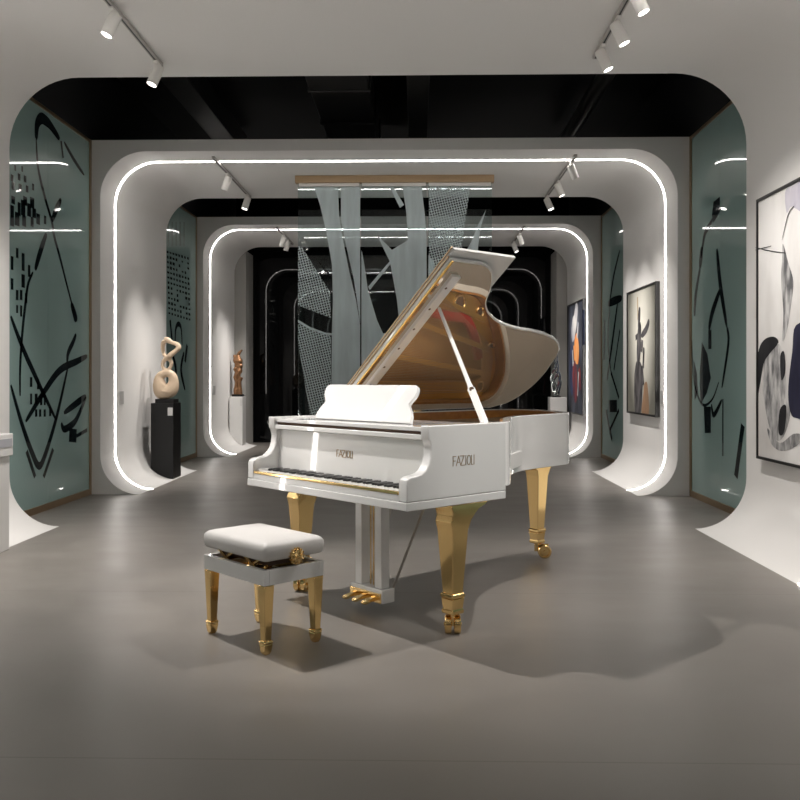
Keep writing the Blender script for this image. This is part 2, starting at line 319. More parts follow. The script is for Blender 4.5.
INK_LEFT_FAR={'strokes': [([(12.861,1.755),(12.887,1.977),(13.022,2.073),(13.188,2.023),(13.244,1.769)],0.08),([(12.703,1.647),(12.914,1.359),(12.808,1.021)],0.1),([(13.358,1.667),(13.188,1.391),(13.416,1.086)],0.1),([(12.6,2.105),(12.703,1.822)],0.07),([(13.533,1.78),(13.416,1.515)],0.09),([(12.499,3.498),(12.499,3.155)],0.02),([(12.703,3.534),(12.703,3.186)],0.02),([(12.914,3.572),(12.914,3.218)],0.02),([(13.133,3.61),(13.133,3.25)],0.02),([(13.358,3.65),(13.358,3.284)],0.02)],'polys': [],'dashes': [(12.474,3.066,0.092,0.031),(12.62,3.074,0.095,0.024),(12.771,3.082,0.103,0.028),(12.925,3.091,0.11,0.033),(13.083,3.099,0.089,0.037),(13.244,3.108,0.095,0.042),(13.41,3.117,0.1,0.037),(13.58,3.127,0.1,0.036),(12.481,2.994,0.071,0.042),(12.628,3.002,0.099,0.042),(12.779,3.009,0.107,0.031),(12.933,3.017,0.088,0.044),(13.253,3.032,0.075,0.027),(13.589,3.049,0.095,0.029),(12.489,2.923,0.085,0.03),(12.636,2.929,0.093,0.043),(12.787,2.936,0.107,0.042),(13.099,2.949,0.077,0.042),(13.598,2.971,0.099,0.027),(12.496,2.851,0.093,0.029),(12.644,2.856,0.104,0.045),(12.795,2.862,0.102,0.031),(12.949,2.868,0.082,0.04),(13.27,2.88,0.095,0.023),(13.436,2.886,0.083,0.042),(12.504,2.779,0.11,0.029),(12.651,2.784,0.094,0.023),(12.802,2.788,0.086,0.036),(12.957,2.793,0.072,0.042),(13.116,2.798,0.108,0.043),(13.278,2.804,0.088,0.034),(13.445,2.809,0.094,0.035),(13.616,2.814,0.108,0.034),(12.511,2.707,0.099,0.027),(12.659,2.711,0.109,0.034),(12.81,2.715,0.07,0.032),(12.965,2.719,0.071,0.036),(13.124,2.723,0.072,0.036),(13.287,2.727,0.097,0.03),(13.454,2.731,0.1,0.023),(13.625,2.736,0.097,0.044),(12.519,2.635,0.088,0.036),(12.667,2.638,0.085,0.029),(12.818,2.641,0.094,0.029),(12.974,2.644,0.101,0.023),(13.133,2.647,0.099,0.029),(13.295,2.651,0.102,0.027),(13.462,2.654,0.087,0.038),(13.634,2.657,0.083,0.03),(12.526,2.563,0.088,0.042),(12.675,2.565,0.083,0.037),(12.982,2.569,0.079,0.025),(13.141,2.572,0.078,0.041),(13.304,2.574,0.077,0.028),(13.471,2.576,0.096,0.041),(13.643,2.579,0.075,0.029),(12.534,2.49,0.081,0.03),(12.682,2.492,0.087,0.031),(12.99,2.494,0.07,0.044),(13.48,2.499,0.108,0.043),(13.651,2.5,0.1,0.041),(12.542,2.418,0.091,0.029),(12.69,2.418,0.079,0.024),(12.842,2.419,0.081,0.041),(12.998,2.419,0.106,0.038),(13.66,2.422,0.071,0.039),(12.549,2.346,0.082,0.037),(12.698,2.345,0.087,0.044),(12.85,2.345,0.084,0.028),(13.166,2.344,0.101,0.03),(13.33,2.344,0.091,0.041),(13.497,2.343,0.102,0.043),(13.669,2.343,0.103,0.022),(12.557,2.273,0.105,0.023),(12.706,2.272,0.081,0.034),(12.858,2.27,0.089,0.04),(13.014,2.269,0.072,0.025),(13.174,2.268,0.073,0.044),(13.506,2.265,0.09,0.029),(13.679,2.264,0.084,0.037),(12.564,2.2,0.084,0.026),(12.713,2.198,0.075,0.035),(12.866,2.196,0.085,0.024),(13.022,2.194,0.085,0.036),(13.183,2.192,0.085,0.04),(13.347,2.189,0.087,0.031),(13.515,2.187,0.098,0.032),(13.688,2.185,0.088,0.028)]}
INK_RIGHT_FAR={'strokes': [([(12.83,3.127),(13.221,2.81),(13.495,2.445)],0.07),([(13.636,2.411),(13.221,2.421),(12.704,2.419)],0.13),([(13.495,2.445),(13.636,1.856),(13.425,1.361)],0.07),([(12.957,2.413),(13.356,1.769),(13.708,1.239)],0.09),([(13.565,0.84),(13.022,0.858)],0.18),([(13.425,1.361),(12.893,0.978)],0.06),([(12.83,1.966),(13.221,1.39)],0.05),([(13.781,0.771),(13.356,0.333)],0.08),([(12.893,0.803),(13.495,0.476)],0.06),([(13.854,2.179),(13.928,1.554)],0.06)],'polys': [],'dashes': []}
FROST={'p1': {'frost': [[(-1.285,3.645),(-0.979,3.644),(-0.966,3.264),(-0.917,2.958),(-0.844,2.591),(-0.758,2.224),(-0.697,1.857),(-0.697,0.756),(-1.064,0.756),(-1.052,1.857),(-1.04,2.225),(-1.052,2.653),(-1.114,3.02),(-1.199,3.388)],[(-0.942,3.644),(-0.697,3.643),(-0.697,1.857),(-0.746,2.224),(-0.783,2.469),(-0.881,2.897),(-0.942,3.203)],[(-1.482,1.993),(-1.322,1.894),(-1.138,1.827),(-1.04,1.815),(-1.04,1.79),(-1.138,1.802),(-1.322,1.864),(-1.482,1.956)]],'net': [[(-1.482,2.887),(-1.42,2.874),(-1.077,2.323),(-1.064,2.004),(-1.482,2.164)],[(-1.482,1.944),(-1.261,1.845),(-1.064,1.784),(-1.064,0.756),(-1.31,0.756),(-1.482,1.784)]]},'p2': {'frost': [[(-0.195,3.64),(0.037,3.639),(0.085,3.26),(0.116,2.833),(0.116,2.345),(0.0,2.101),(-0.073,1.612),(-0.195,1.612),(-0.257,2.223),(-0.342,2.688),(-0.501,3.018),(-0.318,2.834),(-0.122,2.956),(-0.147,3.322)],[(-0.691,2.835),(-0.66,2.689),(-0.611,2.346),(-0.501,1.979),(-0.391,1.734),(-0.513,0.757),(-0.691,0.756)],[(-0.611,2.383),(-0.342,2.7),(-0.33,2.669),(-0.587,2.346)],[(-0.691,1.808),(-0.22,1.82),(-0.22,1.795),(-0.691,1.784)],[(-0.367,3.641),(-0.318,3.641),(-0.171,3.384),(-0.22,3.347)]],'net': []},'p3': {'frost': [[(0.829,3.319),(0.756,3.075),(0.719,2.746),(0.549,2.746),(0.659,2.953),(0.732,3.136)],[(0.128,2.772),(0.195,2.686),(0.183,2.222),(0.128,1.856)]],'net': [[(0.134,3.639),(0.646,3.636),(0.585,3.259),(0.537,2.893),(0.488,2.685),(0.329,2.222),(0.134,2.222)]]}}
ART_BRUSH={'black': [[(7.156,1.197),(7.115,1.446),(6.993,1.566),(6.8,1.587),(6.707,1.538),(6.876,1.456),(6.993,1.38),(7.074,1.198),(7.146,1.104)],[(6.682,1.029),(6.564,1.063),(6.6,0.872),(6.696,0.851)],[(6.671,1.435),(6.6,1.463),(6.582,1.314),(6.653,1.255)]],'grey': [[(6.954,1.442),(6.696,1.526),(6.6,1.374),(6.564,1.203),(6.495,1.036),(6.564,0.886),(6.696,0.795),(6.838,0.842),(6.954,1.019),(7.013,1.199)],[(6.626,2.273),(6.53,2.116),(6.444,1.967),(6.495,1.771),(6.564,1.603),(6.64,1.551),(6.617,1.755),(6.66,1.99),(6.64,2.16)],[(6.915,0.88),(6.689,0.78),(6.444,0.864),(6.264,0.861),(6.394,0.78),(6.653,0.723),(6.838,0.761)]],'navy': [[(6.394,1.652),(6.461,1.459),(6.53,1.204),(6.504,1.036),(6.394,0.982),(6.049,1.039),(6.019,1.595)]],'mauve': [[(6.564,2.686),(6.394,2.684),(6.155,2.676),(6.155,2.399),(6.394,2.488),(6.495,2.522),(6.564,2.493)]],'line': [([(7.156,2.323),(6.857,2.251),(6.564,2.194)],0.008),([(6.635,2.301),(6.53,2.469),(6.427,2.515)],0.01),([(7.156,2.302),(6.838,2.287)],0.006)]}
ART_FIGURE={'dark': [([(10.991,2.152),(11.021,2.017),(11.041,1.869)],0.11),([(10.537,1.961),(10.675,1.861),(10.913,1.788)],0.1),([(11.198,1.776),(10.991,1.817)],0.07),([(10.981,1.965),(11.031,1.681),(11.061,1.445)],0.19),([(10.864,1.737),(10.898,1.59)],0.08),([(10.788,1.642),(10.821,1.392)],0.07),([(10.879,1.418),(10.816,1.184)],0.09)],'spike': [([(11.101,2.286),(11.081,1.996)],0.035)],'skirt': [[(11.136,1.484),(10.898,1.43),(10.85,1.172),(10.942,0.843),(11.239,0.832),(11.265,1.245),(11.239,1.359)]],'rust': [[(10.769,1.197),(10.628,1.198),(10.56,0.846),(10.898,0.839),(10.816,1.074)]]}
ART_COLOUR={'pale': [([(15.283,2.567),(15.428,2.318),(15.625,2.031)],0.3),([(15.516,2.324),(15.656,2.121),(15.615,1.924)],0.36),([(15.188,2.233),(15.283,1.962)],0.12),([(15.726,1.768),(15.676,1.483)],0.1),([(15.14,1.373),(15.235,0.96)],0.08)],'orange': [([(15.457,2.005),(15.321,1.756),(15.35,1.513)],0.4),([(15.556,1.851),(15.496,1.586)],0.18)],'red': [([(15.477,1.533),(15.526,1.27),(15.408,0.851)],0.45),([(15.094,1.441),(15.001,1.066)],0.2)],'blue': [([(15.828,1.861),(15.88,1.378),(15.777,0.966)],0.35),([(14.729,2.404),(14.729,1.82)],0.2)]}

# ------------------------------------------------------------------ the room
XL, XR = -3.465, 2.795                             # tunnel walls
GL, GR = -3.57, 2.93                               # gap walls of glass
mb = MB(); mb.box(-4.2, 3.6, -6.2, 17.6, -.12, 0)
struct(mb.build('floor', 'concrete'))
mb = MB()
mb.box(-4.4, 3.8, -6.2, 17.6, 4.85, 5.0)
mb.box(-4.4, GL-.02, -6.2, 17.6, 3.88, 4.85); mb.box(GR+.02, 3.8, -6.2, 17.6, 3.88, 4.85)
mb.box(-4.4, 3.8, 17.45, 17.6, 3.6, 4.85)
struct(mb.build('ceiling', 'black'))

def tunnel_path(xl, xr, zt, rb, rt, inset=0, n=14):
    p = arc(xl+rb, rb, rb-inset, 270, 180, n)
    p += arc(xl+rt, zt-rt, rt-inset, 180, 90, n)
    p += arc(xr-rt, zt-rt, rt-inset, 90, 0, n)
    p += arc(xr-rb, rb, rb-inset, 0, -90, n)
    return p
def portal(name, y0, y1, zt, rt, xl=XL, xr=XR, ztop=3.865, rb=.43):
    inner = tunnel_path(xl, xr, zt, rb, rt)
    poly = inner + [(GR, 0.), (GR, ztop), (GL, ztop), (GL, 0.)]
    mb = MB(); mb.prism(poly, y0, y1, to=lambda a, b, h: (a, h, b))
    return struct(mb.build(name, 'plaster', smooth=25))
def led_strip(name, y, zt, rt, xl=XL, xr=XR, rb=.43, w=.042, parent=None, m='led'):
    p0 = tunnel_path(xl, xr, zt, rb, rt, .001); p1 = tunnel_path(xl, xr, zt, rb, rt, .004)
    n = len(p0); mb = MB(); vs = []
    for (a, b), (c, d) in zip(p0, p1): vs += [(a, y, b), (a, y+w, b), (c, y+w, d), (c, y, d)]
    fs = [(0,1,2,3), ((n-1)*4+3, (n-1)*4+2, (n-1)*4+1, (n-1)*4)]
    for i in range(n-1):
        for k in range(4): fs.append((i*4+k, i*4+(k+1) % 4, (i+1)*4+(k+1) % 4, (i+1)*4+k))
    mb.add(vs, fs); o = mb.build(name, m, parent, smooth=25)
    return o
w_near = portal('wall_near', 5.0, 7.47, 3.84, .60, -3.50, 2.765, 3.955)
w_mid = portal('wall_middle', 9.53, 12.05, 3.74, .50)
w_far = portal('wall_far', 14.12, 16.55, 3.74, .50)
w_b1 = portal('wall_behind', .43, 2.9, 3.74, .50)
w_b2 = portal('wall_rear', -4.1, -1.67, 3.74, .50)
tag(led_strip('led_strip', 9.98, 3.74, .50), 'bright white light line running round the larger rounded arch behind the piano', 'light strip', 'light lines round the arches')
tag(led_strip('led_strip', 14.58, 3.74, .50), 'white light line running round the smaller far arch seen behind the hanging glass', 'light strip', 'light lines round the arches')
led_strip('led_strip', 5.42, 3.84, .60, -3.50, 2.765, parent=w_near)
led_strip('led_strip', .86, 3.74, .50, parent=w_b1, m='led_dim')
led_strip('led_strip', -3.7, 3.74, .50, parent=w_b2, m='led_dim')
# gaps behind the camera and the ends
mb = MB()
for y0, y1 in ((-6.2, -4.1), (-1.67, .43), (2.9, 5.0)): mb.box(GL-.1, GL, y0, y1, 0, 3.88)
struct(mb.build('wall_left', 'glass_teal', smooth=0))
mb = MB()
for y0, y1 in ((-6.2, -4.1), (-1.67, .43), (2.9, 5.0)): mb.box(GR, GR+.1, y0, y1, 0, 3.88)
struct(mb.build('wall_right', 'glass_teal', smooth=0))
mb = MB(); mb.box(-4.2, 3.6, -6.3, -6.2, 0, 5); struct(mb.build('wall_back', 'rear_wall', smooth=0))
mb = MB(); mb.box(-3.6, 3.0, 17.3, 17.4, 0, 4.9); struct(mb.build('wall_end', 'mirror_black', smooth=0))
def fluted(name, x0, x1, xf):
    # grey fluted return panel between the far arch and the black end wall
    s = 1 if xf == x1 else -1; mb = MB(); n = 9
    back = x0 if s > 0 else x1; pts = [(back, 16.56)]
    for i in range(n):
        ya = 16.56 + .74*i/n; yb = 16.56 + .74*(i+1)/n
        pts += [(xf, ya+.004), (xf, yb-.018), (xf-s*.008, yb-.014), (xf-s*.008, yb-.001)]
    pts += [(back, 17.3)]
    mb.prism(pts, 0, 3.68); struct(mb.build(name, 'grey_panel', smooth=0))
fluted('wall_end_left', -3.60, -3.25, -3.25)
fluted('wall_end_right', 2.60, 2.95, 2.60)

# ceiling services, hardly lit
mb = MB(); mb.box(-1.15, -.52, 7.0, 12.6, 4.32, 4.7)
for y in (8.1, 9.3, 10.5, 11.7): mb.box(-1.17, -.50, y, y+.04, 4.30, 4.72)
tag(mb.build('air_duct', 'duct', bevel=.01), 'wide dark sheet metal air duct in the black ceiling gap left of centre', 'duct')
mb = MB(); mb.box(-.12, .12, 7.0, 12.6, 4.35, 4.85)
tag(mb.build('ceiling_beam', 'duct', bevel=.008), 'narrow dark beam running back in the black ceiling gap near its middle', 'beam')
mb = MB(); mb.box(-2.75, -2.45, 7.0, 12.6, 4.45, 4.75)
tag(mb.build('cable_tray', 'duct', bevel=.008), 'dark slanting tray in the black ceiling gap above the left tinted glass', 'tray')
mb = MB(); mb.tube([(2.0, 7.0, 4.5), (2.0, 12.6, 4.5)], .09, 14)
tag(mb.build('ceiling_pipe', 'duct'), 'dark slanting pipe in the black ceiling gap above the right tinted glass', 'pipe')

# ------------------------------------------------------------------ tinted glass walls in the gaps
def ink_mesh(data, to):
    mb = MB()
    for pts, w in data['strokes']: ribbon(mb, pts, w, to)
    for p in data['polys']: mb.add([to(*q) for q in p], [tuple(range(len(p)))])
    for y, z, w, h in data['dashes']:
        mb.add([to(y-w/2, z-h/2), to(y+w/2, z-h/2), to(y+w/2, z+h/2), to(y-w/2, z+h/2)], [(0,1,2,3)])
    return mb
def glass_wall(side, y0, y1, seam, data, label):
    x = GL if side < 0 else GR; s = -side          # s: direction into the room
    t = thing('glass_wall', label, 'glass wall', (x, (y0+y1)/2, 0), 0, 'tinted glass walls between the arches')
    cy = (y0+y1)/2
    X = lambda a, b: (min(s*a, s*b), max(s*a, s*b))
    for a, b in ((y0+.04, seam-.002), (seam+.002, y1-.04)):
        mb = MB(); mb.box(*X(-.03, 0), a-cy, b-cy, .06, 3.83); mb.build('pane', 'glass_teal', t, smooth=0)
    ink = ink_mesh(data, lambda a, b: (s*.0015, a-cy, b))
    if ink.v: ink.build('ink_drawing', 'ink', t, smooth=0)
    mb = MB()
    mb.box(*X(-.05, .012), y0-cy+.002, y0-cy+.05, 0, 3.865); mb.box(*X(-.05, .012), y1-cy-.05, y1-cy-.002, 0, 3.865)
    mb.box(*X(-.05, .012), y0-cy+.05, y1-cy-.05, 0, .065); mb.box(*X(-.05, .008), y0-cy+.05, y1-cy-.05, 3.83, 3.865)
    mb.build('frame', 'brass', t, smooth=0, bevel=.003)
glass_wall(-1, 7.47, 9.53, 8.42, INK_LEFT_NEAR, 'teal glass wall with crossing black ink loops and window-like dashes, bronze frame')
glass_wall(1, 7.47, 9.53, 8.60, INK_RIGHT_NEAR, 'teal glass wall with a black leaf-shaped ink blot, beside the big brushstroke painting')
glass_wall(-1, 12.05, 14.12, 13.1, INK_LEFT_FAR, 'narrow-looking teal glass wall with rows of dark dashes, behind the beige looped sculpture')
glass_wall(1, 12.05, 14.12, 13.1, INK_RIGHT_FAR, 'narrow-looking teal glass wall with dark ink strokes, behind the black figure painting')

# ------------------------------------------------------------------ track lighting
def track(x, y0, y1, z, label):
    mb = MB(); mb.box(x-.018, x+.018, y0, y1, z-.028, z)
    o = mb.build('lighting_track', 'track', smooth=0, bevel=.002)
    mb = MB(); mb.box(x-.006, x+.006, y0+.02, y1-.02, z-.0295, z-.0275); sl = mb.build('slot', 'track_slot', o, smooth=0)
    return tag(o, label, 'track', 'ceiling lighting tracks')
def spot(x, y, z, aim, label, power, cone=70, blend=.6, size=.03, body=(.043, .165), col=(1., .95, .90)):
    """White cylinder head hung from a track; aim = point it looks at."""
    t = thing('track_spotlight', label, 'spotlight', (x, y, z-.028), 0, 'white track spotlights')
    mb = MB(); mb.box(-.017, .017, -.06, .06, -.022, 0); mb.build('adapter', 'fixture', t, bevel=.003)
    piv = Vector((0, 0, -.075)); mb = MB(); mb.tube([(0, 0, -.02), (0, 0, -.075)], .011, 10); mb.build('stem', 'fixture', t)
    d = (Vector(aim) - (Vector((x, y, z-.028)) + piv)).normalized()
    q = d.to_track_quat('-Z', 'Y').to_euler()
    r, h = body
    mb = MB(); mb.lathe([(r*.55, .05), (r*.9, .045), (r, .03), (r, -h+.05), (r*.98, -h+.045), (r*.86, -h+.046), (r*.84, -h+.062)], n=24)
    hb = mb.build('lamp_body', 'fixture', t, loc=piv, rot=q)
    mb = MB(); mb.lathe([(r*.82, -h+.052), (r*.5, -h+.050), (.004, -h+.0495)], n=20); mb.build('lens', 'lens', hb)
    if power:
        L = bpy.data.lights.new('spot_lamp', 'SPOT'); L.energy = power; L.spot_size = R(cone); L.spot_blend = blend; L.shadow_soft_size = size; L.color = col
        o = bpy.data.objects.new('spot_lamp', L); C.objects.link(o); o.parent = hb; o.location = (0, 0, -h+.03)
    return t
ZN, ZF = 3.84, 3.74
track(-2.10, 2.95+2.1, 7.15, ZN, 'long slotted lighting track on the near ceiling, upper left')
track(1.41, 2.95+2.1, 7.05, ZN, 'long slotted lighting track on the near ceiling, upper right')
track(-2.28, 9.75, 11.9, ZF, 'short lighting track inside the larger lit arch, left of the hanging glass')
track(1.74, 9.75, 12.0, ZF, 'short lighting track inside the larger lit arch, right of the hanging glass')
track(-2.30, 14.3, 16.1, ZF, 'small lighting track inside the far arch at the left')
track(1.72, 14.3, 16.1, ZF, 'small lighting track inside the far arch at the right')
spot(-2.10, 6.03, ZN, (-3.2, 5.6, 1.0), 'front one of the two spotlights on the near left track', 220, 85, 1)
spot(-2.10, 7.05, ZN, (-3.1, 6.5, 1.0), 'back one of the two spotlights on the near left track', 150, 85, 1)
spot(1.41, 5.72, ZN, (2.6, 5.5, 1.0), 'front one of the three spotlights on the near right track', 85, 85, 1)
spot(1.41, 6.25, ZN, (2.6, 6.1, 1.0), 'middle one of the three spotlights on the near right track', 85, 85, 1)
spot(1.41, 6.77, ZN, (2.6, 6.6, 1.0), 'back one of the three spotlights on the near right track', 85, 85, 1)
spot(-2.28, 10.5, ZF, (-3.3, 10.9, 1.0), 'spotlight aimed at the beige looped sculpture, front of its short track', 150, 50, 1)
spot(-2.28, 11.7, ZF, (-3.1, 11.5, .9), 'spotlight at the back end of the short track above the beige looped sculpture', 130, 60, 1)
spot(1.74, 10.0, ZF, (2.7, 10.3, 1.4), 'faint front spotlight on the short track above the spiky figure painting', 90, 65, 1)
spot(1.74, 10.95, ZF, (2.7, 10.95, 1.4), 'middle spotlight on the short track above the spiky figure painting', 130, 60, 1)
spot(1.74, 11.85, ZF, (2.7, 11.5, 1.3), 'back spotlight on the short track above the spiky figure painting', 90, 65, 1)
spot(-2.30, 15.0, ZF, (-3.3, 15.6, 1.0), 'front spotlight on the small far track above the bronze figure', 130, 55, 1)
spot(-2.30, 15.5, ZF, (-3.2, 16.1, 1.0), 'back spotlight on the small far track above the bronze figure', 130, 55, 1)
spot(1.72, 14.9, ZF, (2.7, 15.2, 1.3), 'front spotlight on the small far track above the orange streaked painting', 130, 60, 1)
spot(1.72, 15.8, ZF, (2.7, 15.6, 1.3), 'back spotlight on the small far track above the orange streaked painting', 130, 60, 1)
# heads nearer than the frame: these light the piano
spot(-2.10, 5.33, ZN, (-.15, 5.15, .6), 'spotlight on the near left track aimed at the piano, above the frame', 370, 62, .7)
spot(1.41, 5.15, ZN, (.1, 4.9, .7), 'added spotlight on the near right track aimed at the piano, above the frame', 170, 55, .9)  # unseen head added to light the piano's interior and right side
track(-2.10, .6, 2.8, ZF, 'added lighting track behind the camera at the left')  # unseen track added to carry the left fill lamp
track(1.41, .6, 2.8, ZF, 'added lighting track behind the camera at the right')  # unseen track added to carry the right fill lamp
spot(-2.10, 2.5, ZF, (-.3, 4.7, .85), 'added fill spotlight behind the camera at the left aimed at the piano keyboard', 85, 34, 1, .2)  # unseen fill lamp added to whiten the piano front
spot(1.41, 2.4, ZF, (.35, 4.6, .95), 'added fill spotlight behind the camera at the right aimed at the piano side', 230, 30, 1, .2)  # unseen fill lamp added to brighten the treble side


# ------------------------------------------------------------------ hanging printed glass
def clip(poly, x0, x1, z0, z1):
    def cut(p, inside, inter):
        out = []
        for i in range(len(p)):
            a, b = p[i-1], p[i]
            if inside(b):
                if not inside(a): out.append(inter(a, b))
                out.append(b)
            elif inside(a): out.append(inter(a, b))
        return out
    def ix(k, c):
        def f(a, b):
            t = (c-a[k])/(b[k]-a[k]); return tuple(a[j]+(b[j]-a[j])*t for j in (0, 1))
        return f
    for k, c, sg in ((0, x0, 1), (0, x1, -1), (1, z0, 1), (1, z1, -1)):
        if poly: poly = cut(poly, lambda p: (p[k]-c)*sg >= 0, ix(k, c))
    return poly
YH = 10.75; HX = [-1.475, -.700, .112, .905]
mb = MB(); mb.box(-1.50, .925, YH-.05, YH+.05, 3.652, 3.74)
tag(mb.build('hanging_rail', 'bar_wood', smooth=0, bevel=.004), 'long bronze wooden rail on the arch ceiling that carries the printed glass', 'rail')
lab = ['leftmost hanging clear glass sheet with dotted net and frosted bands', 'middle hanging clear glass sheet with one broad frosted sweep', 'hanging clear glass sheet with a dotted net block beside the open piano lid']
for k, key in enumerate(('p1', 'p2', 'p3')):
    x0, x1 = HX[k]+.006, HX[k+1]-.006; cx = (x0+x1)/2; z0, z1 = .42, 3.655
    t = thing('glass_sheet', lab[k], 'glass sheet', (cx, YH, 0), 0, 'printed glass sheets hanging in a row')
    mb = MB(); mb.box(x0-cx, x1-cx, -.005, .005, z0, z1); mb.build('pane', 'glass_clear', t, smooth=0)
    for nm, off in (('frost', -.0075), ('net', -.0085)):
        mb = MB()
        for p in FROST[key][nm]:
            p = clip(p, x0+.001, x1-.001, z0+.01, z1-.05)
            if len(p) > 2: mb.add([(a-cx, off, b) for a, b in p], [tuple(range(len(p)))])
        if mb.v: mb.build('frosted_print' if nm == 'frost' else 'dotted_print', nm, t, smooth=0)
    mb = MB(); mb.box(x0-cx+.01, x1-cx-.01, -.016, .016, 3.612, 3.652); mb.build('glint_strip', 'fixture', t, smooth=0, bevel=.002)  # white strip stands in for the bright line reflected at the glass top

# ------------------------------------------------------------------ paintings on the right wall (facing -X)
def painting(x, y0, y1, z0, z1, label, kind, layers, depth=.05, fr=.022):
    cy, cz = (y0+y1)/2, (z0+z1)/2
    t = thing('painting', label, 'painting', (x, cy, cz), 0, 'framed paintings on the right wall')
    hy, hz = (y1-y0)/2, (z1-z0)/2
    mb = MB()
    mb.box(-.002, depth, -hy, hy, -hz, -hz+fr); mb.box(-.002, depth, -hy, hy, hz-fr, hz)
    mb.box(-.002, depth, -hy, -hy+fr, -hz+fr, hz-fr); mb.box(-.002, depth, hy-fr, hy, -hz+fr, hz-fr)
    mb.build('frame', 'frame_black', t, smooth=0, bevel=.002)
    mats = ['canvas_'+kind]; M[mats[0]] = canvas_mat('canvas_'+kind, kind)
    mb = MB(); mb.box(.010, depth-.002, -hy+fr, hy-fr, -hz+fr, hz-fr)
    off = .009
    for mname, typ, items in layers:
        mats.append(mname); mi = len(mats)-1
        for it in items:
            to = lambda a, b: (off, a-cy, b-cz)
            if typ == 's': ribbon(mb, it[0], it[1], to, mi)
            else:
                q = clip([(a-cy, b-cz) for a, b in it], -hy+fr, hy-fr, -hz+fr, hz-fr)
                q = clip([tuple(v) for v in spline(q, 4, True)], -hy+fr, hy-fr, -hz+fr, hz-fr) if len(q) > 2 else q
                if len(q) > 2: mb.add([(off, a, b) for a, b in q], [tuple(range(len(q)))], mi)
            off -= .0003
    mb.build('canvas', mats, t, smooth=0)
XP = 2.745
painting(XP-.03, 5.3, 7.125, .625, 2.70, 'largest framed painting, pale with a black hook and grey brushstrokes, at the right edge', 'brush',
    [('p_mauve', 'p', ART_BRUSH['mauve']), ('p_grey', 'p', ART_BRUSH['grey']), ('p_navy', 'p', ART_BRUSH['navy']), ('p_black', 'p', ART_BRUSH['black']), ('p_black', 's', ART_BRUSH['line'])])
painting(XP, 10.23, 11.64, .815, 2.39, 'black framed painting of a dark spiky standing figure on a pale glow', 'figure',
    [('p_rust', 'p', ART_FIGURE['rust']), ('p_slate', 'p', ART_FIGURE['skirt']), ('p_tan', 's', ART_FIGURE['spike']), ('p_slate', 's', ART_FIGURE['dark'])])
painting(XP, 14.72, 16.25, .64, 2.60, 'dark framed painting with an orange and crimson streak, in the far arch', 'colour',
    [('p_blue', 's', ART_COLOUR['blue']), ('p_red', 's', ART_COLOUR['red']), ('p_orange', 's', ART_COLOUR['orange']), ('p_pale', 's', ART_COLOUR['pale'])])

def plaque(x, y, z, label):
    s = 1 if x < 0 else -1; mb = MB(); mb.box(min(x, x+s*.012), max(x, x+s*.012), y-.075, y+.075, z-.075, z+.075)
    tag(mb.build('wall_plaque', 'plaque', smooth=0, bevel=.002), label, 'plaque', 'small grey wall plaques')
plaque(XL, 10.19, 1.04, 'small grey plaque on the white wall before the beige looped sculpture')
plaque(XL, 14.86, 1.06, 'small grey plaque on the far white wall before the bronze figure')
plaque(XR, 10.10, 1.05, 'small grey plaque on the white wall under the spiky figure painting')

# ------------------------------------------------------------------ plinths and sculptures
def plinth(x0, x1, y0, y1, z1, m, label, xl=XL, rb=.43, side=-1, cap=None, card=None, cardm='card', side_card=None):
    """Box whose foot is cut to the swept wall it stands against."""
    cx, cy = (x0+x1)/2, (y0+y1)/2
    t = thing('plinth', label, 'plinth', (cx, cy, 0), 0, 'display plinths')
    g = .008
    if side < 0:
        zc = lambda x: rb - math.sqrt(max(rb*rb - (xl+rb-x)**2, 0)) + g if x < xl+rb else 0
        xs = [x0+(x1-x0)*i/14 for i in range(15)]
    else:
        zc = lambda x: rb - math.sqrt(max(rb*rb - (x-(xl-rb))**2, 0)) + g if x > xl-rb else 0
        xs = [x0+(x1-x0)*i/14 for i in range(15)]
    poly = [(x-cx, zc(x)) for x in xs] + [(x1-cx, z1), (x0-cx, z1)]
    mb = MB(); mb.prism(poly, y0-cy, y1-cy, to=lambda a, b, h: (a, h, b)); mb.build('body', m, t, smooth=20, bevel=.004)
    if cap:
        e, zc0 = cap; mb = MB(); mb.box(x0-cx, x1-cx+e, y0-cy-e, y1-cy+e, zc0, zc0+.165); mb.build('top_slab', m, t, smooth=0, bevel=.006)
    if card:
        a0, a1, b0, b1, yy = card; mb = MB(); mb.box(a0-cx, a1-cx, yy-cy-.004, yy-cy+.001, b0, b1); mb.build('label_card', cardm, t, smooth=0)
    if side_card:
        a0, a1, b0, b1 = side_card; mb = MB(); mb.box(x1-cx+cap[0]-.001, x1-cx+cap[0]+.004, a0-cy, a1-cy, b0, b1); mb.build('label_plate', 'label_grey', t, smooth=0)
    return t
plinth(-3.40, -3.03, 6.10, 6.465, .70, 'lacquer_edge', 'white plinth with a grey label plate, cut off by the left edge', -3.50, cap=(.02, .695), side_card=(6.2, 6.46, .765, .825))
plinth(-3.345, -3.06, 10.95, 11.30, .955, 'plinth_black', 'black plinth carrying the beige looped sculpture', card=(-3.13, -3.068, .80, .90, 10.948))
plinth(-3.44, -3.20, 15.98, 16.3, .93, 'lacquer_edge', 'white plinth carrying the bronze figure in the far arch', card=(-3.245, -3.205, .76, .90, 15.978))
plinth(2.40, 2.70, 16.02, 16.32, .92, 'lacquer_edge', 'white plinth carrying the silver sculpture behind the piano tail', XR, side=1)

def fuse(o, vox, smooth_it=6):
    r = o.modifiers.new('remesh', 'REMESH'); r.mode = 'VOXEL'; r.voxel_size = vox; r.use_smooth_shade = True
    s = o.modifiers.new('smooth', 'SMOOTH'); s.factor = .5; s.iterations = smooth_it
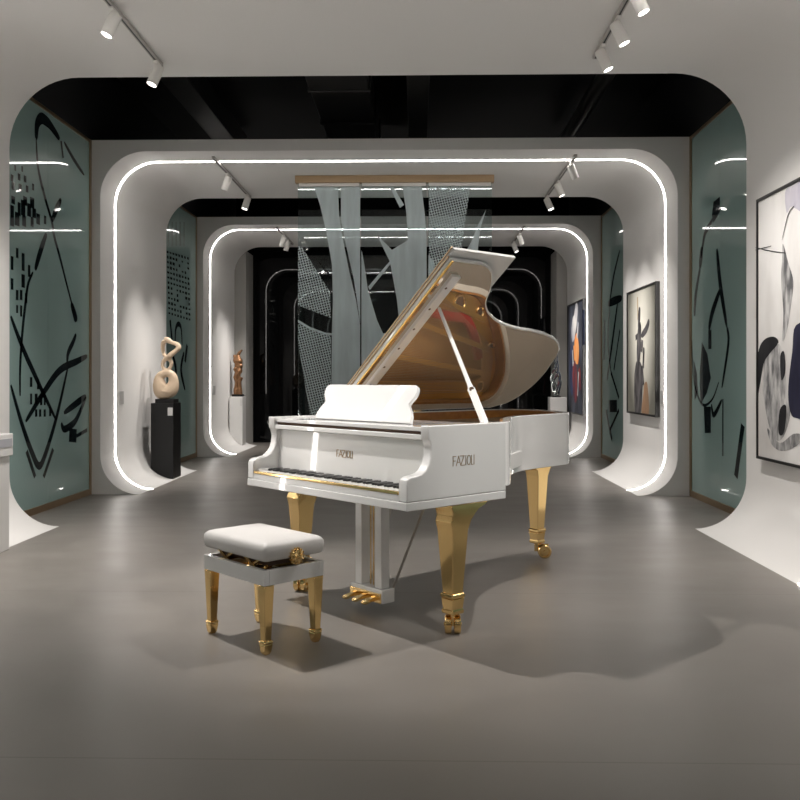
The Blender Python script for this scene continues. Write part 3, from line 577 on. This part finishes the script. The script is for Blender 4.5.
# beige looped stone: egg with a hole, ring, and an open crest
t = thing('looped_sculpture', 'beige stone sculpture of stacked loops on the black plinth', 'sculpture', (-3.19, 11.12, .955))
mb = MB(); mb.box(-.12, .12, -.11, .11, 0, .05); mb.build('base_plate', 'plinth_black', t, bevel=.004)
mb = MB()
def vtube(ctrl, rad, n=14, closed=False, sub=5, y=None):
    pts = spline([c if len(c) == 3 else (c[0], 0, c[1]) for c in ctrl], sub, closed); N = len(ctrl)
    rr = [rad[(i//sub) % N]*(1-(i % sub)/sub)+rad[(i//sub+1) % N if closed else min(i//sub+1, N-1)]*(i % sub)/sub for i in range(len(pts))]
    mb.tube(pts, rr, n, closed)
vtube([(-.04, .13), (.055, .17), (.085, .27), (.06, .355), (-.015, .375), (-.09, .33), (-.095, .24), (-.075, .16)], [.095, .092, .066, .052, .05, .056, .085, .098], closed=True)
vtube([(-.01, .07), (0, .15)], [.075, .11]); vtube([(-.06, .20), (-.02, .24)], [.09, .07])
vtube([(0, .41), (.048, .46), (.055, .52), (.01, .565), (-.04, .53), (-.055, .46)], [.026, .022, .024, .03, .026, .022], 12, True)
vtube([(-.005, 0, .56), (.05, -.02, .605), (.115, -.01, .66), (.15, 0, .70), (.125, .01, .745), (.06, .02, .765), (.0, .02, .80), (-.035, .02, .795)], [.034, .036, .030, .036, .030, .026, .040, .034], 12)
vtube([(-.05, .05, .79), (-.075, .07, .72), (-.065, .07, .64), (-.02, .04, .57)], [.032, .028, .024, .03], 10)
o = mb.build('stone', 'sand', t); fuse(o, .010, 4)
# bronze figure: twisted stacked forms
t = thing('bronze_figure', 'small bronze abstract figure on the far white plinth', 'sculpture', (-3.315, 16.14, .93))
mb = MB(); mb.box(-.10, .10, -.08, .08, 0, .04); mb.build('base_plate', 'plinth_black', t, bevel=.004)
mb = MB()
mb.tube(spline([(-.03, 0, .03), (-.035, 0, .16), (-.02, .0, .28), (-.045, 0, .38)], 5), [.05]*5+[.036]*6+[.05]*5, 10)
mb.tube(spline([(.045, .01, .03), (.035, .01, .17), (.03, 0, .29), (.05, 0, .36)], 5), [.04]*5+[.034]*6+[.05]*5, 10)
for x, z, r in ((-.01, .40, .062), (.03, .47, .058), (-.035, .50, .052), (.045, .56, .055), (-.01, .57, .055), (.02, .645, .075), (-.03, .66, .06)):
    mb.lathe([(.004, z-r), (r*.6, z-r*.8), (r*.95, z-r*.3), (r, z), (r*.9, z+r*.45), (r*.5, z+r*.85), (.004, z+r)], (x, random.uniform(-.02, .02), 0), n=14)
mb.tube(spline([(.02, 0, .68), (.0, 0, .75), (.03, 0, .81), (.075, 0, .86)], 5), [.045]*5+[.032]*6+[.02]*5, 10)
mb.tube(spline([(-.03, 0, .68), (-.06, .01, .73), (-.065, .01, .77)], 5), [.04]*5+[.028]*6, 10)
o = mb.build('casting', 'bronze', t); fuse(o, .011, 3)
# silver flame-like sculpture
t = thing('silver_sculpture', 'small twisted silver sculpture on the white plinth behind the piano tail', 'sculpture', (2.53, 16.17, .92))
mb = MB(); mb.lathe([(.09, 0), (.09, .02), (.03, .03)], n=20); mb.build('base_plate', 'plinth_black', t)
mb = MB()
for k in range(5):
    a = k*1.26; pts = []
    for i in range(9):
        u = i/8; rad = .03+.075*math.sin(PI*min(u*1.15, 1))*(.75+.25*math.sin(k*2.3+u*9))
        pts.append((rad*math.cos(a+u*4.2), rad*.7*math.sin(a+u*4.2), .02+(.62+.06*(k % 3))*u))
    mb.tube(spline(pts, 4), [.016+.022*math.sin(PI*min(1, j/32+.1)) for j in range(33)], 8, squash=.55)
mb.build('casting', 'silver', t)

# ------------------------------------------------------------------ the grand piano (x bass to treble, y front to tail)
W = 1.371
piano = thing('grand_piano', 'white concert grand piano with raised lid, gold legs and gold lettering', 'piano', (-.988, 5.077, 0), R(-47))
prof = [(.003, .691), (.003, .775), (.008, .796), (.028, .807), (.06, .810), (.095, .816), (.122, .831), (.145, .857), (.158, .89), (.163, .932), (.156, .962), (.144, .985), (.144, 1.043), (.693, 1.043), (.693, .691)]
for x0 in (0, W-.06):
    mb = MB(); mb.prism(prof, x0, x0+.06, to=lambda a, b, h: (h, a, b)); mb.build('arm', 'lacquer', piano, smooth=32, bevel=.006)
mb = MB(); mb.box(-.002, W+.002, 0, .69, .65, .690)
mb.build('key_bed', 'lacquer', piano, smooth=0, bevel=.004)
rim_pts = [(0, .693), (0, 1.2), (0, 1.7), (0, 1.92), (.03, 2.07), (.11, 2.18), (.25, 2.235), (.40, 2.215), (.55, 2.155), (.68, 2.075), (.785, 1.985), (.85, 1.895), (.876, 1.79), (.884, 1.65), (.905, 1.46), (.958, 1.27), (1.055, 1.098), (1.165, .967), (1.27, .848), (1.343, .752), (1.362, .69)]
rim = [tuple(p) for p in spline(rim_pts, 6)]
def inset(path, d):
    out = []
    for i, p in enumerate(path):
        a = Vector(path[max(i-1, 0)]); b = Vector(path[min(i+1, len(path)-1)]); t = (b-a).normalized()
        out.append((p[0]+t.y*d, p[1]-t.x*d))
    return out
def wall_strip(mb, a, b, z0, z1, mi=0):
    n = len(a); vs = [(*p, z) for z in (z0, z1) for p in a] + [(*p, z) for z in (z0, z1) for p in b]; fs = []
    for i in range(n-1):
        fs += [(i, i+1, n+i+1, n+i), (2*n+i+1, 2*n+i, 3*n+i, 3*n+i+1), (n+i, n+i+1, 3*n+i+1, 3*n+i), (i+1, i, 2*n+i, 2*n+i+1)]
    fs += [(0, n, 3*n, 2*n), (n-1, 2*n+n-1, 3*n+n-1, n+n-1)]
    mb.add(vs, fs, mi)
mb = MB(); wall_strip(mb, rim, inset(rim, .045), .71, 1.043); mb.build('rim', 'lacquer', piano, smooth=30, bevel=.004)
mb = MB(); wall_strip(mb, inset(rim, .0455), inset(rim, .06), .83, 1.036); mb.build('inner_rim', 'veneer', piano, smooth=30)
for x0, x1 in ((.0605, .075), (W-.075, W-.0605)):
    mb = MB(); mb.box(x0, x1, .63, .70, .83, 1.034); mb.build('arm_lining', 'veneer', piano, smooth=0)
floor_in = inset(rim, .05)
mb = MB(); mb.prism([(.05, .64)] + floor_in + [(W-.06, .64)], .835, .85); mb.build('soundboard', 'soundboard', piano, smooth=30)
mb = MB(); mb.box(.06, W-.06, .24, .64, .70, .84)
mb.build('action_frame', 'felt_dark', piano, smooth=0)
# cast plate: border band, web in front with ports, struts
pin = inset(rim, .063); pin2 = inset(rim, .19)
k0, k1 = 4, len(rim)-4
mb = MB(); wall_strip(mb, pin[k0:k1], pin2[k0:k1], .93, .955)
mb.box(.065, 1.24, .64, .80, .935, .955)
mb.prism([(.07, .80), (1.22, .80), (1.12, .90), (1.0, 1.05), (.92, 1.17), (.55, 1.06), (.07, .97)], .935, .955)
for xa, xb, yb in ((.12, .10, 2.04), (.40, .24, 2.12), (.70, .42, 2.1), (.93, .64, 1.98), (1.02, .84, 1.3)):
    a, b = Vector((xa, .86)), Vector((xb, yb)); t = (b-a).normalized(); nn = Vector((-t.y, t.x))*.018
    mb.prism([tuple(a-nn), tuple(a+nn), tuple(b+nn), tuple(b-nn)], .945, .978)
mb.build('cast_plate', 'satin_gold', piano, smooth=30, bevel=.004)
for x, y, r in ((1.0, .95, .05), (.15, 2.03, .035), (.755, 1.70, .050), (.70, 1.92, .035), (.82, 1.42, .032), (.45, 2.09, .032)):
    mb = MB(); mb.tube([(x+r*math.cos(2*PI*i/20), y+r*math.sin(2*PI*i/20), .957) for i in range(20)], .009, 8, True, 0)
    mb.lathe([(r*.9, .9555), (.002, .9558)], (x, y, 0), n=20, mi=1)
    mb.build('plate_port', ['gold', 'felt_dark'], piano)
fl = inset(rim, .20); fl2 = inset(rim, .265)
ks = [i for i, p in enumerate(rim) if p[0] > .42 and 1.45 < p[1] < 2.21]
mb = MB(); wall_strip(mb, [fl[i] for i in ks], [fl2[i] for i in ks], .93, .958); mb.build('felt_strip', 'felt_red', piano, smooth=30)
mb = MB()
for i in range(90):                                # string choir
    u = i/89; xa = .10+1.16*u; xb = .12+.60*u**.9
    yb = 2.1-.25*max(0, u-.35)-.95*max(0, u-.55)*1.6
    a, b = Vector((xa, .70)), Vector((xb if u < .55 else xb+.35*(u-.55)*1.4, max(yb, .98))); w2 = .0009+.0012*(1-u)
    mb.prism([(a.x-w2, a.y), (a.x+w2, a.y), (b.x+w2, b.y), (b.x-w2, b.y)], .984, .986)
o = mb.build('strings', 'steel', piano, smooth=0); o['kind'] = 'stuff'
for i in range(44):                                # damper heads
    mb_x = .12+1.08*i/43
    if i == 0:
        mb = MB(); mb.box(-.009, .009, -.022, .022, 0, .022); d0 = mb.build('damper', 'key_black', piano, smooth=0); d = d0
    else: d = d0.copy(); C.objects.link(d)
    d.location = (mb_x, .80+.06*i/43, .988)

# keyboard
KX0, KX1 = .085, W-.085; pitch = (KX1-KX0)/52
for i in range(52):
    if i == 0:
        mb = MB(); mb.box(-pitch/2+.0006, pitch/2-.0006, .026, .172, .712, .737); w0 = mb.build('white_key', 'key_white', piano, smooth=0, bevel=.0015); k = w0
    else: k = w0.copy(); C.objects.link(k)
    k.location = (KX0+pitch*(i+.5), 0, 0)
first = True
for i in range(51):
    if (i % 7) in (0, 2, 3, 5, 6) and i != 0 or i == 0:   # A B C D E F G ...: a sharp follows A, C, D, F, G
        if first:
            mb = MB(); mb.box(-.0055, .0055, .076, .172, .737, .7495); b0 = mb.build('black_key', 'key_black', piano, smooth=0, bevel=.0015); k = b0; first = False
        else: k = b0.copy(); C.objects.link(k)
        k.location = (KX0+pitch*(i+1), 0, 0)
for x0, x1 in ((.0605, .084), (W-.084, W-.0605)):
    mb = MB(); mb.box(x0, x1, .026, .172, .700, .748); mb.build('key_block', 'lacquer', piano, smooth=0, bevel=.004)
mb = MB(); mb.box(.0605, W-.0605, .004, .022, .691, .722); mb.build('key_slip', 'lacquer', piano, smooth=0, bevel=.002)
mb = MB(); mb.box(.0605, W-.0605, .002, .024, .7225, .737); mb.build('gold_rail', 'gold', piano, smooth=0, bevel=.003)
mb = MB(); mb.prism([(.174, .738), (.196, .738), (.196, .968), (.186, .968)], .0605, W-.0605, to=lambda a, b, h: (h, a, b)); mb.build('fallboard', 'lacquer', piano, smooth=0, bevel=.002)
mb = MB(); mb.box(.0605, W-.0605, .150, .205, .972, .998); mb.build('lock_rail', 'lacquer', piano, smooth=0, bevel=.004)
mb = MB(); mb.box(.062, W-.062, .170, .62, .999, 1.012); mb.build('shelf_slot', 'felt_dark', piano, smooth=0)
mb = MB(); mb.box(.0615, W-.0615, .158, .625, 1.012, 1.034); mb.build('music_shelf', 'lacquer', piano, smooth=0, bevel=.004)

# music desk: shouldered board leaning back
half = [(.408, 0), (.402, .04), (.385, .068), (.366, .088), (.357, .104), (.366, .118), (.383, .138), (.391, .158), (.391, .180), (.383, .200), (.365, .210)]
poly = half + [(-x, z) for x, z in half[::-1]]
mb = MB(); mb.prism(poly, -.011, .011, to=lambda a, b, h: (a, h, b))
mb.build('music_desk', 'lacquer', piano, smooth=30, bevel=.004, loc=(W/2, .285, 1.035), rot=(-R(22), 0, 0))
mb = MB(); mb.box(-.36, .36, -.012, .035, 0, .012); mb.build('desk_ledge', 'lacquer_edge', piano, smooth=0, bevel=.002, loc=(W/2, .30, 1.0345))

# lid, folded front flap, hinge, batten, prop
AL = R(39.6)
edge = spline([(1.35, .80), (1.345, .90), (1.305, .99), (1.23, 1.06), (1.155, 1.105), (1.065, 1.145), (1.0, 1.21), (.955, 1.28), (.91, 1.38), (.877, 1.49), (.85, 1.63), (.837, 1.77), (.82, 1.9), (.797, 2.0), (.76, 2.11), (.697, 2.21), (.63, 2.262), (.55, 2.292), (.4, 2.325), (.265, 2.325), (.13, 2.28), (.05, 2.2), (.004, 2.07)], 4)
lid_poly = [(.0, .625), (1.35, .625)] + [tuple(p) for p in edge]
mb = MB(); mb.prism(lid_poly, 0, .022)
lid = mb.build('lid', 'lacquer', piano, smooth=30, bevel=.004, loc=(0, 0, 1.048), rot=(0, -AL, 0))
inner = offset(lid_poly, .012)
mb = MB(); mb.prism(inner, -.003, .0005); mb.build('lid_lining', 'lining', lid, smooth=30)
mb = MB(); mb.box(.02, 1.40, .625, 1.13, .0265, .047); mb.build('lid_flap', 'lacquer', lid, smooth=0, bevel=.004)
mb = MB(); mb.box(.02, 1.35, .617, .6245, .019, .028); mb.build('lid_hinge', 'brass', lid, smooth=0)
mb = MB(); mb.box(.02, 1.345, .630, .642, -.010, -.0032); mb.build('edge_strip', 'satin_gold', lid, smooth=0)
mb = MB(); mb.box(.02, 1.40, .617, .6245, .040, .047); mb.build('flap_edge_strip', 'brass', lid, smooth=0)
mb = MB(); mb.box(.06, 1.25, .70, .765, -.024, -.0032)
for i in range(7): mb.lathe([(.008, -.026), (.008, -.024)], (.14+.17*i, .715, 0), n=12, mi=1)
mb.build('lid_batten', ['lacquer_edge', 'felt_dark'], lid, smooth=30, bevel=.003)
a, b = Vector((1.325, .605, 1.0)), Vector((.765, .803, 1.672)); d = b-a
mb = MB(); mb.tube([a+d*.31, a+d*.36, b], [.017, .0125, .0105], 4); prop = mb.build('lid_prop', 'lacquer_edge', piano, smooth=0, bevel=.002)
mb = MB(); mb.tube([a, a+d*.32], [.021, .021], 4); mb.build('prop_sleeve', 'lacquer_edge', prop, smooth=0, bevel=.002)
mb = MB(); p = a+d*.315; mb.lathe([(.012, -.006), (.012, .006)], (0, 0, 0), axis='X', n=14); mb.build('prop_knob', 'felt_dark', prop, loc=p+Vector((.014, -.012, 0)))
for y in (.75, 1.35, 1.95):
    mb = MB(); mb.tube([(-.003, y-.03, 1.045), (-.003, y+.03, 1.045)], .007, 10); mb.build('hinge_barrel', 'gold', piano)

# legs with twin-wheel casters
def rect(hx, hy, z): return [(-hx, -hy, z), (hx, -hy, z), (hx, hy, z), (-hx, hy, z)]
def rect2(hx, y0, y1, z): return [(-hx, y0, z), (hx, y0, z), (hx, y1, z), (-hx, y1, z)]
def leg(x, y, top, turn, back, front, off=.012):
    mb = MB()
    rings = [(top, .062, -front, back), (top-.012, .062, -front, back-.012), (top-.03, .061, -front*.9, back*.68), (top-.055, .060, -front*.82, .1), (top-.085, .058, -.066, .074), (top-.12, .056, -.058, .060), (top-.127, .055, -.056, .056), (.205, .036, -.036, .036)]
    mb.loft([rect2(r[1], r[2], r[3], r[0]) for r in rings])
    lg = mb.build('leg', 'gold', piano, smooth=25, bevel=.004, loc=(x, y, 0))
    mb = MB(); mb.loft([rect(h, h, z) for z, h in ((.208, .038), (.202, .044), (.188, .044), (.182, .038))]); mb.loft([rect(h, h, z) for z, h in ((.181, .041), (.130, .035), (.122, .039), (.108, .039), (.104, .033))])
    mb.build('ferrule', 'gold', lg, smooth=0, bevel=.002)
    mb = MB(); mb.lathe([(.014, .085), (.014, .104)], n=14); mb.box(-.005, .005, -.02, off+.03, .045, .098)
    mb.tube([(-.044, off, .047), (.044, off, .047)], .009, 10)
    ck = mb.build('caster_fork', 'gold', lg, bevel=.001, rot=(0, 0, turn))
    for s in (-1, 1):
        mb = MB(); mb.lathe([(.004, -.008), (.030, -.008), (.033, -.016), (.043, -.016), (.047, -.012), (.047, .012), (.043, .016), (.033, .016), (.030, .008), (.004, .008)], axis='X', n=28)
        mb.build('caster', 'gold', lg, loc=Matrix.Rotation(turn, 3, 'Z') @ Vector((s*.023, off, .047)), rot=(0, 0, turn))
leg(1.310, .365, .6495, R(47), .19, .068); leg(.100, .310, .6495, R(25), .10, .06); leg(.395, 2.135, .7095, R(-45), .05, .14, .05)
mb = MB(); mb.box(.29, .50, 1.99, 2.14, .7098, .834); mb.build('leg_block', 'lacquer', piano, smooth=0)
for x0, y0, x1, y1 in ((.10, .80, .36, 2.05), (.68, .72, .45, 2.05), (1.2, .75, .55, 2.0)):
    a, b = Vector((x0, y0)), Vector((x1, y1)); t = (b-a).normalized(); nn = Vector((-t.y, t.x))*.035
    mb = MB(); mb.prism([tuple(a-nn), tuple(a+nn), tuple(b+nn), tuple(b-nn)], .745, .834); mb.build('back_post', 'lacquer_edge', piano, smooth=0, bevel=.003)
mb = MB(); mb.box(.06, W-.06, .60, .69, .692, .834); mb.build('cross_beam', 'lacquer_edge', piano, smooth=0)

# pedal lyre
for x0 in (.578, .745):
    mb = MB(); mb.box(x0, x0+.055, .335, .395, .135, .6495); mb.build('lyre_post', 'lacquer', piano, smooth=0, bevel=.004)
mb = MB(); mb.box(.552, .826, .32, .41, .060, .135); mb.build('lyre_box', 'lacquer', piano, smooth=0, bevel=.006)
mb = MB(); mb.box(.56, .818, .312, .321, .064, .115); mb.build('lyre_plate', 'gold', piano, smooth=0, bevel=.002)
for i in range(3):
    x = .61+.08*i; mb = MB()
    sec = [(.315, .013, .012), (.285, .012, .010), (.262, .016, .009), (.245, .020, .008), (.232, .017, .006), (.226, .008, .004)]
    mb.loft([[(x-hx, y, .088-h-(.32-y)*.16), (x+hx, y, .088-h-(.32-y)*.16), (x+hx, y, .088+h-(.32-y)*.16), (x-hx, y, .088+h-(.32-y)*.16)] for y, hx, h in sec])
    mb.build('pedal', 'gold', piano, smooth=40, bevel=.002)
for x0, x1 in ((.60, .54), (.79, .87)):
    mb = MB(); mb.tube([(x0, .42, .11), (x1, .70 if x0 < .7 else .66, .69)], .008, 10); mb.build('lyre_brace', 'rod', piano)
for x0 in (.665, .69, .715):
    mb = MB(); mb.tube([(x0, .375, .135), (x0, .375, .65)], .0035, 8); mb.build('pedal_rod', 'gold', piano)
for x0, y0, x1, y1 in ((.40, .30, .47, .36), (1.09, .30, 1.22, .36)):
    mb = MB(); mb.box(x0, x1, y0, y1, .640, .6498); mb.build('leg_bracket', 'gold', piano, smooth=0, bevel=.002)

# lettering FAZIOLI
def lettering(to, w, h, t):
    mb = MB()
    def st(*pts):
        for a, b in zip(pts[:-1], pts[1:]):
            a, b = Vector((a[0]*w, a[1]*h)), Vector((b[0]*w, b[1]*h)); d = (b-a).normalized(); nn = Vector((-d.y, d.x))*t/2; e = d*t/2
            q = [a-e-nn, b+e-nn, b+e+nn, a-e+nn]; n = 4
            mb.add([to(*p, 0) for p in q] + [to(*p, .0018) for p in q], [(3,2,1,0), (4,5,6,7)] + [(i, (i+1) % 4, 4+(i+1) % 4, 4+i) for i in range(4)])
    st((0, 0), (0, 1), (.12, 1)); st((0, .52), (.10, .52))
    st((.15, 0), (.26, 1), (.36, 0)); st((.20, .34), (.32, .34))
    st((.34, 1), (.52, 1), (.36, 0), (.54, 0))
    st((.60, 0), (.60, 1))
    st(*[(.745+.085*math.cos(2*PI*i/20), .5+.5*math.sin(2*PI*i/20)) for i in range(21)])
    st((.87, 1), (.87, 0), (.95, 0)); st((1.0, 0), (1.0, 1))
    return mb
th = math.atan2(.012, .23)
lettering(lambda a, b, h: (.612+a, .1745+.012*(.108+b)/.23-.0014-h, .846+b), .135, .036, .0036).build('lettering', 'brass', piano, smooth=0)
lettering(lambda a, b, h: (W+h, .305+a, .842+b), .148, .046, .0034).build('lettering', 'brass', piano, smooth=0)

# ------------------------------------------------------------------ the bench
bench = thing('piano_bench', 'white padded piano bench on four gold legs with a gold side knob', 'bench', (-.76, 4.296, 0), R(-45.5))
def rrect(hx, hy, z, r, n=5):
    out = []
    for cx, cy, a0 in ((hx-r, hy-r, 0), (-hx+r, hy-r, 90), (-hx+r, -hy+r, 180), (hx-r, -hy+r, 270)):
        out += [(x, y, z) for x, y in arc(cx, cy, r, a0, a0+90, n)]
    return out
HX_, HY_ = .268, .174
mb = MB()
mb.loft([rrect(HX_-i, HY_-i, z, max(.020-i*.1, .012)) for z, i in ((.430, .012), (.434, .004), (.446, .0), (.475, -.003), (.492, -.001), (.503, .006), (.511, .018), (.517, .040), (.521, .075), (.523, .12))])
mb.build('cushion', 'leather', bench, smooth=60)
mb = MB()
for x0, x1, y0, y1 in ((-.262, .262, -.172, -.144), (-.262, .262, .144, .172), (-.262, -.234, -.144, .144), (.234, .262, -.144, .144)):
    mb.box(x0, x1, y0, y1, .320, .391)
mb.build('apron', 'lacquer', bench, smooth=0, bevel=.003)
mb = MB(); mb.box(-.23, .23, -.14, .14, .340, .348)
for y in (-.11, .11): mb.box(-.21, .21, y-.012, y+.012, .348, .366); mb.box(-.21, .21, y-.010, y+.010, .418, .430)
for y in (-.125, .125):
    for x in (-.15, .08): mb.tube([(x-.06, y, .352), (x+.09, y, .428)], .008, 6); mb.tube([(x+.09, y, .352), (x-.06, y, .428)], .008, 6)
for x in (-.19, .19): mb.tube([(x, -.13, .372), (x, .13, .372)], .010, 8)
mb.build('lift_frame', 'gold', bench, smooth=30)
mb = MB(); mb.box(-.20, .20, -.10, .10, .395, .429); mb.build('lift_box', 'felt_dark', bench, smooth=0)
mb = MB(); mb.lathe([(.010, .0), (.010, .03), (.027, .032), (.034, .038), (.036, .046), (.034, .054), (.025, .063), (.006, .068)], axis='X', n=28)
for i in range(14):
    a = 2*PI*i/14; mb.tube([(.036, .036*math.cos(a), .036*math.sin(a)), (.056, .036*math.cos(a), .036*math.sin(a))], .0045, 6)
    mb.tube([(.058, .034*math.cos(a), .034*math.sin(a)), (.0675, .008*math.cos(a), .008*math.sin(a))], .003, 6)
kn = mb.build('knob', 'gold', bench, loc=(.230, 0, .440))
for sx in (-1, 1):
    for sy in (-1, 1):
        mb = MB(); mb.loft([rect(h, h, z) for z, h in ((.3195, .028), (.30, .027), (.062, .018))])
        lg = mb.build('leg', 'gold', bench, smooth=25, bevel=.003, loc=(sx*.233, sy*.143, 0))
        mb = MB(); mb.loft([rect(h, h, z) for z, h in ((.066, .020), (.061, .024), (.056, .024), (.050, .021), (.046, .023), (.012, .018), (0, .012))]); mb.build('foot', 'gold', lg, smooth=25, bevel=.002)


# ------------------------------------------------------------------ camera, world
cam = bpy.data.cameras.new('camera'); cam.sensor_width = 36; cam.lens = 39.6; cam.shift_y = -22/800; cam.clip_end = 100
co = bpy.data.objects.new('camera', cam); C.objects.link(co)
co.location = (0, 0, 1.27); co.rotation_euler = (R(90), 0, math.atan(18/880))
sc = bpy.context.scene; sc.camera = co
w = bpy.data.worlds.new('world'); sc.world = w; w.use_nodes = True
w.node_tree.nodes['Background'].inputs[0].default_value = (.02, .02, .02, 1)
sc.view_settings.view_transform = 'Standard'; sc.view_settings.look = 'None'; sc.view_settings.gamma = 1; sc.view_settings.use_curve_mapping = False
sc.view_settings.exposure = .5
sc.cycles.use_denoising = True
sc.cycles.max_bounces = 8; sc.cycles.diffuse_bounces = 4; sc.cycles.glossy_bounces = 5; sc.cycles.transparent_max_bounces = 12
sc.cycles.caustics_reflective = True; sc.cycles.sample_clamp_indirect = 4
